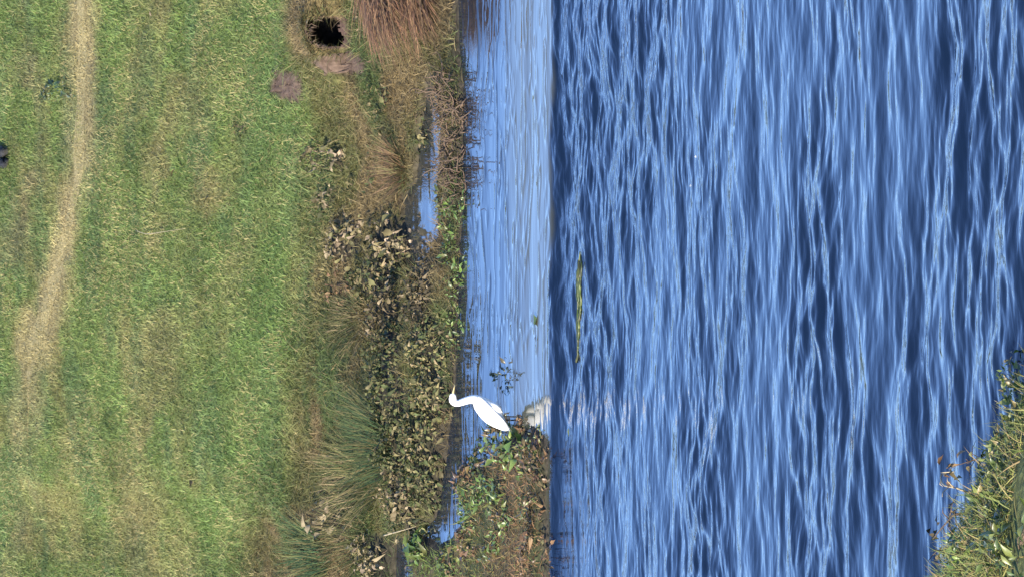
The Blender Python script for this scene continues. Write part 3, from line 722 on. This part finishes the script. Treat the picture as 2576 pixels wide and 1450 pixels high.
def straw_heap():
    b = G(1085, -20); b = np.array([b[0], b[1], gz(b[0], b[1])])
    t = empty('straw_heap', b, 'tawny red brown heap of fallen reed straw overhanging the water', 'reed straw')
    n = 1500; pc = np.array([(0.165, 0.088, 0.048), (0.105, 0.058, 0.035), (0.23, 0.135, 0.07), (0.065, 0.038, 0.024), (0.14, 0.095, 0.048)])
    def stalks(n):
        a = rng.uniform(0, 1, n); y = -0.45+rng.uniform(0, 1.7, n)
        prof = 0.50*np.sin(math.pi*np.clip((y+0.62)/2.1, 0, 1))**0.6
        x = rng.uniform(-0.25, 0.55, n); z = prof*(0.25+0.78*a**0.4)
        P = np.stack([x, y, z], 1); P[:, 2] += np.maximum(land(P[:, 0]+b[0], P[:, 1]+b[1]), 0)-b[2]
        tt = np.stack([-np.ones(n), rng.normal(-0.12, 0.45, n), rng.normal(-0.10, 0.24, n)], 1)
        nn = np.stack([rng.normal(0, .3, n), rng.normal(-0.5, .4, n), np.ones(n)], 1)
        L = rng.uniform(0.35, 0.85, n)
        return P, frames(tt, nn), np.stack([rng.uniform(.007, .014, n), L, L], 1)
    P, M, S = stalks(n); c = pc[rng.choice(5, n)]*rng.uniform(.6, 1.2, (n, 1))
    v, f, cc = inst(BT5[0], BT5[1], M, S, P, c); link('straw_mass', mesh_np('straw_mass', v, f, cc, False), M_STRAW, t, kind='stuff')
    P, M, S = stalks(120)
    P[:, 2] += 0.03; P[:, 1] -= 0.05
    for i in range(120):
        key = ('stalk', i % 5)
        if key not in LEAFM:
            m = mesh_np('stalk', BT5[0], BT5[1], np.tile(pc[i % 5], (len(BT5[0]), 1)), False); m.materials.append(M_STRAW); LEAFM[key] = m
        o = bpy.data.objects.new('stalk', LEAFM[key]); COL.objects.link(o); o.parent = t
        mm = Matrix.Identity(4)
        for a_ in range(3):
            for b_ in range(3): mm[a_][b_] = M[i][a_][b_]*S[i][b_]
            mm[a_][3] = P[i][a_]
        o.matrix_basis = mm
straw_heap()

# ------------------------------------------------------------------ burrow in the hummock
def burrow():
    x0, y0, z0 = BUR; t = empty('burrow', (x0, y0, z0), 'dark burrow mouth dug into the bank above the soil patches', 'burrow')
    yy = np.linspace(0, 1, 12); pts = []; n = 20; V = []; T = []
    for i, f in enumerate(yy):
        cx = -0.55*f*f; cy = 0.125+0.95*f; cz = 0.165-0.30*f
        for j in range(n):
            q = 2*math.pi*j/n; rr = (0.25+0.02*math.sin(3*q+1)+0.015*random.random())*(1.15-0.28*f)
            V.append((cx+rr*math.cos(q), cy+0.115*math.sin(q)*(1-f), cz+rr*0.86*math.sin(q)))
    for i in range(len(yy)-1):
        for j in range(n): a = i*n+j; b = i*n+(j+1) % n; T.append([a, b, b+n, a+n])
    T.append
    m = mesh_np('tunnel', V, np.array(T)); link('tunnel', m, M_SHADESOIL, t)
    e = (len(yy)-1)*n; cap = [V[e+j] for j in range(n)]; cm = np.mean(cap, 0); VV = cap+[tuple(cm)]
    link('tunnel_end', mesh_np('tunnel_end', VV, np.array([[j, (j+1) % n, n] for j in range(n)])), M_SHADESOIL, t)
    for k in range(34):                                                        # roots and straw hanging over the rim
        q = R_(random.uniform(15, 165)); p = np.array([0.20*math.cos(q), 0.08+0.14*math.sin(q), 0.18+0.20*math.sin(q)])
        d = np.array([random.gauss(0, .03), -0.03-0.05*random.random(), -0.03-0.11*random.random()])
        v, f = tube([p, p+d*0.5+np.array([0, -0.03, 0.02]), p+d], [0.006, 0.005, 0.002], 5)
        link('root', mesh_np('root', v, f), M_TWIG, t)
burrow()

# ------------------------------------------------------------------ plants along the water's edge
EDGE = [(1122, 500, 'lime'), (1148, 535, 'lime'), (1125, 560, 'lime'), (1150, 600, 'lime'), (1132, 640, 'lime'), (1152, 680, 'lime'), (1148, 735, 'lime'), (1155, 800, 'lime'), (1140, 850, 'bar')]
WORD = ['highest light green water plant, beside the brown stem tangle', 'second light green water plant, at the shore by the brown tangle', 'light green water plant on the strip facing the wide inlet', 'light green water plant at the shore opposite the wide inlet',
        'light green water plant at the lower corner of the inlet', 'bright light green water plant at the shore in front of the inlet corner', 'light green water plant in front of the brown shrub', 'light green water plant at the foot of the olive brown shrub', 'last, duller green water plant before the egret']
for (ix, iy, pal), wd in zip(EDGE, WORD):
    plant('water_plant', wd, 'water plant', np.maximum(G(ix, iy), [-99, -99, 0.0]), 0.15, 0.35, 0.09, pal, 30, 22, 0.075, M_WEED, 'light green plants along the shore', True, 4, 0.8)
BARP = [
 (1258, 1092, 0.16, 0.16, 'bar', 0.12, True, 'big leaved green plant under the egret tail, at the bar tip'),
 (1312, 1066, 0.09, 0.05, 'rust', 0.05, False, 'brown mossy plant in the water right of the egret legs'),
 (1335, 1122, 0.16, 0.13, 'bar', 0.08, True, 'green plant on the bar beside the calm water edge'),
 (1280, 1150, 0.22, 0.16, 'lime', 0.10, False, 'round leaved light green plant in the middle of the bar tip'),
 (1350, 1170, 0.22, 0.14, 'rust', 0.07, False, 'russet plant at the river side of the bar tip'),
 (1215, 1160, 0.14, 0.16, 'bar', 0.09, False, 'green and red plant leaning into the narrow channel'),
 (1172, 1205, 0.16, 0.14, 'rust', 0.075, False, 'red brown plant sticking out furthest into the narrow channel'),
 (1222, 1225, 0.18, 0.15, 'lime', 0.08, True, 'fresh light green plant behind the red brown channel plant'),
 (1330, 1245, 0.24, 0.14, 'bar', 0.07, True, 'mixed green plant in the middle of the bar, river side'),
 (1265, 1265, 0.22, 0.15, 'bar', 0.08, False, 'green plant in the middle of the bar, bank side'),
 (1185, 1285, 0.20, 0.16, 'lime', 0.09, True, 'bushy light green plant at the channel bend'),
 (1355, 1320, 0.24, 0.13, 'rust', 0.07, False, 'russet low plant on the river edge of the bar'),
 (1270, 1345, 0.24, 0.14, 'lime', 0.08, True, 'soft green plant in the lower middle of the bar'),
 (1175, 1365, 0.20, 0.12, 'rust', 0.08, False, 'brown twiggy plant where the bar joins the bank'),
 (1062, 1378, 0.18, 0.18, 'lime', 0.11, False, 'bright green broad leaved plant between the two small channels'),
 (1345, 1410, 0.26, 0.13, 'rust', 0.07, False, 'russet plant at the bottom edge, river side of the bar'),
 (1240, 1420, 0.26, 0.14, 'bar', 0.08, True, 'green plant at the bottom edge, middle of the bar'),
 (1130, 1425, 0.22, 0.13, 'bar', 0.08, False, 'green brown plant at the bottom edge by the small channel'),
]
for ix, iy, r0, h, pal, s, lg, lab in BARP:
    plant('bar_plant', lab, 'water plant', np.maximum(G(ix, iy), [-99, -99, 0.0]), r0, r0*2.2, h, pal, 55, 34, s, M_WEED, 'plants growing on the mud bar', lg, 5, 0.7)
NEARP = [
 (2545, 1090, 0.26, 0.2, 'near', 0.10, 'leafy near bank plant under the arching straw stem'),
 (2520, 1180, 0.28, 0.2, 'near', 0.10, 'leafy near bank plant behind the dry branches'),
 (2490, 1270, 0.28, 0.2, 'near', 0.11, 'broad leaved near bank plant right of the dry branches'),
 (2440, 1370, 0.28, 0.2, 'lime', 0.10, 'fresh green near bank plant at the bottom picture edge'),
 (2550, 1400, 0.30, 0.2, 'near', 0.10, 'olive near bank plant in the bottom corner'),
 (2560, 970, 0.16, 0.14, 'near', 0.09, 'uppermost near bank plant at the right picture edge'),
]
for ix, iy, r0, h, pal, s, lab in NEARP:
    plant('near_bank_plant', lab, 'plant', np.maximum(G(ix, iy), [-99, -99, 0.0]), r0, r0*2.0, h, pal, 90, 60, s, M_WEED, 'leafy plants on the near bank', True, 6, 0.7)
# thistle in the path, sprig near the egret
plant('thistle', 'dark green thistle rosette growing at the edge of the tan path', 'thistle', G(148, 232), 0.17, 0.75, 0.14, 'teal', 60, 40, 0.10, M_WEED, None, True, 4, 0.8)
plant('sprig', 'dark leafy sprig standing in the calm water beside the egret breast', 'water plant', np.array([*plane(1272, 945)[0][:2], 0.0]), 0.045, 0.12, 0.24, 'dark', 26, 20, 0.075, M_WEED, None, True, 5, 0.9)

# ------------------------------------------------------------------ tangles of dead stems
TWM = []
for k in range(6):
    p = np.array([[0, 0, 0]], float); d = np.array([1.0, 0, 0.3]); r = np.random.default_rng(50+k)
    for i in range(6): d = d+r.normal(0, .55, 3); d /= np.linalg.norm(d); p = np.vstack([p, p[-1]+d*0.055])
    v, f = tube(p, np.linspace(0.008, 0.003, 7), 5); m = mesh_np('twig', v, f); m.materials.append(M_TWIG); TWM.append(m)
def tangle(label, base, rx, ry, hz, n, sc=1.0):
    t = empty('stem_tangle', base, label, 'dead stems', 'tangles of dead stems at the shore')
    for i in range(n):
        o = bpy.data.objects.new('twig', TWM[i % 6]); COL.objects.link(o); o.parent = t
        q = random.uniform(0, 6.283); r = math.sqrt(random.random()); x = rx*r*math.cos(q); y = ry*r*math.sin(q)
        z = max(gz(base[0]+x, base[1]+y), 0)-base[2]
        o.location = (x, y, z+hz*random.random()*(1-r*r*.7)); o.rotation_euler = (random.gauss(0, .5), random.gauss(0, .5), random.uniform(0, 6.283)); s = sc*random.uniform(.6, 1.3); o.scale = (s, s, s)
tangle('brown dead stem tangle at the shore under the straw heap', np.maximum(G(1125, 215), [-99, -99, 0]), 0.24, 0.5, 0.10, 46)
tangle('reddish dead stem tangle between the upper inlet and calm water', np.maximum(G(1148, 300), [-99, -99, 0]), 0.24, 0.45, 0.11, 56)
tangle('olive brown dead stem tangle facing the middle of the inlet', np.maximum(G(1140, 400), [-99, -99, 0]), 0.24, 0.45, 0.10, 56)
tangle('small dead stem tangle above the first light green water plants', np.maximum(G(1148, 460), [-99, -99, 0]), 0.16, 0.4, 0.08, 36)

# ------------------------------------------------------------------ near bank: dry branches and arching stem
def branch(name, label, cat, pts, r0, mat, twigs=5, leaves=0, pal='rust'):
    pts = [np.array(p, float) for p in pts]; b = pts[0]
    t = empty(name, b, label, cat)
    P = np.array([p-b for p in pts]); uu = np.linspace(0, len(P)-1, 14); P = np.stack([np.interp(uu, np.arange(len(P)), P[:, i]) for i in range(3)], 1)
    P[1:-1] = (P[:-2]+P[1:-1]*2+P[2:])/4
    v, f = tube(P, np.linspace(r0, r0*0.35, 14), 6); link('stem', mesh_np('stem', v, f), mat, t)
    for k in range(twigs):
        i = random.randint(4, 13); d = np.array([random.gauss(0, .09), random.gauss(0, .09), random.gauss(0.01, .06)])
        v, f = tube([P[i], P[i]+d*0.6+np.array([0, 0, .02]), P[i]+d], [r0*.45, r0*.35, r0*.15], 5); link('twig', mesh_np('twig', v, f), mat, t)
    for k in range(leaves):
        i = random.randint(3, 13); o = bpy.data.objects.new('leaf', leaf_mesh(pal, k % 5, k % 4, False, M_LEAF)); COL.objects.link(o); o.parent = t
        o.location = P[i]+np.array([random.gauss(0, .03), random.gauss(0, .03), random.gauss(0, .02)]); o.rotation_euler = (random.uniform(-1, 1), random.uniform(-1, 1), random.uniform(0, 6.28)); s = random.uniform(.05, .11); o.scale = (s, s, s)
    return t
M_PALESTEM = mat_plain('pale_stem', (0.26, 0.21, 0.12), (0.40, 0.33, 0.19), 25, 0.8, 0.1)
def NBp(ix, iy, z): return plane(ix, iy, z)[0]
branch('dry_branch', 'dry brown branch arching over the river from the near bank', 'branch', [NBp(2440, 1240, 0.15), NBp(2405, 1225, 0.30), NBp(2370, 1220, 0.30), NBp(2362, 1190, 0.24), NBp(2400, 1185, 0.2)], 0.010, M_PALESTEM, 6, 8, 'rust')
branch('dry_branch', 'brown withered branch dipping to the water below the arching one', 'branch', [NBp(2430, 1290, 0.15), NBp(2400, 1290, 0.28), NBp(2365, 1330, 0.22), NBp(2345, 1355, 0.10)], 0.012, M_TWIG, 6, 10, 'brown')
branch('dry_branch', 'short leafy branch at the water above the arching one', 'branch', [NBp(2500, 1160, 0.15), NBp(2460, 1150, 0.28), NBp(2430, 1165, 0.25)], 0.009, M_TWIG, 5, 9, 'near')
branch('dead_reed', 'thin pale stem arching over the dark water at the right edge', 'stem', [NBp(2560, 1050, 0.15), NBp(2525, 1020, 0.35), NBp(2500, 1005, 0.38)], 0.006, M_PALESTEM, 1, 0)
branch('dry_branch', 'lowest dry branch at the bottom edge of the near bank', 'branch', [NBp(2390, 1400, 0.12), NBp(2360, 1380, 0.22), NBp(2340, 1400, 0.12)], 0.008, M_TWIG, 4, 5, 'brown')
# twigs on the bar, stems in the meadow
branch('dry_branch', 'dark curved twig standing over the narrow channel by the egret tail', 'branch', [np.array([*plane(1250, 1135)[0][:2], 0.02]), NBp(1238, 1118, 0.12), NBp(1228, 1122, 0.14), NBp(1222, 1140, 0.08)], 0.007, M_TWIG, 1, 0)
branch('dead_reed', 'pale bent grass stem lying across the green meadow beside the path', 'stem', [G(345, 580)+[0, 0, .02], G(380, 590)+[0, 0, .06], G(430, 582)+[0, 0, .06], G(470, 575)+[0, 0, .02]], 0.006, M_PALESTEM, 0, 0)
branch('dead_reed', 'fallen pale stalk at the foot of the dark shrubs near the channel end', 'stem', [G(985, 1345)+[0, 0, .10], G(1030, 1335)+[0, 0, .14], G(1075, 1322)+[0, 0, .14]], 0.010, M_PALESTEM, 1, 0)

# ------------------------------------------------------------------ things on the water
def weed_strand():
    p0 = plane(1447, 612)[0]; t = empty('waterweed', (p0[0], p0[1], 0.0), 'long green waterweed strand drifting on the ripples', 'waterweed')
    cl = [(1447, 612), (1446, 650), (1447, 690), (1442, 740), (1440, 790), (1437, 840), (1432, 880), (1430, 918)]
    P = np.array([plane(a, b)[0]-np.array([p0[0], p0[1], 0]) for a, b in cl])
    uu = np.linspace(0, 7, 40); B = np.stack([np.interp(uu, np.arange(8), P[:, i]) for i in range(3)], 1)
    wv = np.interp(uu, [0, 1, 2.5, 4, 5.5, 7], [0.04, 0.10, 0.09, 0.06, 0.03, 0.04])
    pc = np.array([(0.065, 0.095, 0.018), (0.09, 0.11, 0.025), (0.045, 0.065, 0.018), (0.07, 0.075, 0.026)])
    for k in range(28):
        s = random.randint(0, 26); e = min(39, s+random.randint(8, 16)); o = random.uniform(-1, 1)
        pts = B[s:e].copy(); pts[:, 1] += wv[s:e]*o+0.02*np.sin(np.arange(e-s)*0.8+k); pts[:, 2] = 0.006+water_z(pts[:, 0]+p0[0], pts[:, 1]+p0[1])
        v, f = tube(pts, np.concatenate([[0.003], np.full(e-s-2, random.uniform(.006, .011)), [0.003]]), 5)
        link('strand', mesh_np('strand', v, f, np.tile(pc[k % 4], (len(v), 1))), M_WEED, t)
weed_strand()
def floating_leaf(ix, iy, s, pal, ci, name, label, zz=0.006, rot=0.0, cat='leaf'):
    p = plane(ix, iy)[0]; tv, tf = leaf_template(0.7, 0.12, 0.0, 0.3)
    o = link(name, mesh_np(name, (tv-[0, .5, 0])*s, tf, np.tile(np.array(PAL[pal][ci]), (len(tv), 1))), M_LEAF, label=label, cat=cat, loc=(p[0], p[1], float(water_z(p[0], p[1]))+0.012)); o.rotation_euler = (0, 0, rot); return o
floating_leaf(1347, 806, 0.20, 'near', 3, 'floating_leaf', 'dark olive leaf floating alone on the calm water', 0.012, 0.3)
floating_leaf(1349, 852, 0.07, 'brown', 4, 'floating_leaf', 'tiny brown leaf scrap on the calm water below the olive leaf', 0.012, 1.2)
floating_leaf(1418, 1087, 0.10, 'near', 1, 'floating_leaf', 'tiny green leaf on the dark line where the ripples begin', -0.03, 1.5)
def foam(ix, iy, s, label):
    p = plane(ix, iy)[0]; r = np.random.default_rng(int(ix)); parts = []
    for k in range(6):
        c = np.array([r.normal(0, s*.5), r.normal(0, s*.9), 0.0]); q = s*r.uniform(.25, .55)
        v, f = tube([c, c+[0, 0, q*.4], c+[0, 0, q*.8]], [q, q*.8, q*.15], 8); parts.append((v, f))
    v, f = join(parts); link('foam_fleck', mesh_np('foam_fleck', v, f), M_FOAM, label=label, cat='foam', group='foam flecks on the river', loc=(p[0], p[1], float(water_z(p[0], p[1]))-0.002))
foam(1735, 395, 0.016, 'larger pale foam fleck on the dark river, upper of two'); foam(1720, 467, 0.012, 'smaller pale foam fleck on the dark river, lower of two')

# ------------------------------------------------------------------ odd things in the meadow
def stone():
    p = G(8, 392); t = empty('stone', (p[0], p[1], p[2]), 'glossy black stone cut by the left picture edge, in the grass', 'stone')
    for (cx, cy, rx, ry, h, sd) in ((0.06, 0.15, 0.10, 0.5, 0.13, 1), (-0.10, 0.05, 0.085, 0.45, 0.10, 2)):
        r = np.random.default_rng(sd); V = []; T = []; n = 14; m = 8
        for i in range(m+1):
            ph = math.pi*0.5*i/m
            for j in range(n):
                q = 2*math.pi*j/n; w_ = 0.8+0.4*r.uniform(); V.append((cx+rx*math.cos(ph)*math.cos(q)*w_, cy+ry*math.cos(ph)*math.sin(q)*w_, -0.02+h*math.sin(ph)*(0.85+.3*r.uniform())))
        for i in range(m):
            for j in range(n): a = i*n+j; b = i*n+(j+1) % n; T.append([a, b, b+n, a+n])
        link('lobe', mesh_np('lobe', V, np.array(T), None, False), M_STONE, t)
stone()
def meadow_leaf(ix, iy, s, pal, ci, label, rx=0.9):
    p = G(ix, iy); tv, tf = leaf_template(0.6, 0.5, 0.3, 0.6)
    o = link('fallen_leaf', mesh_np('fallen_leaf', (tv-[0, .5, 0])*s, tf, np.tile(np.array(PAL[pal][ci]), (len(tv), 1))), M_LEAF, label=label, cat='leaf', group='dead leaves lying in the meadow', loc=(p[0], p[1], p[2]+0.06)); o.rotation_euler = (rx, 0.2, random.uniform(0, 6))
meadow_leaf(490, 1215, 0.14, 'pale', 3, 'pinkish dead leaf lying in the lower meadow')
meadow_leaf(445, 432, 0.14, 'rust', 0, 'red brown dead leaf standing in the middle of the meadow')
meadow_leaf(528, 502, 0.15, 'pale', 1, 'tan dead leaf in the green strip right of the red brown one')
meadow_leaf(389, 36, 0.08, 'pale', 3, 'tiny whitish scrap of leaf near the top of the meadow')
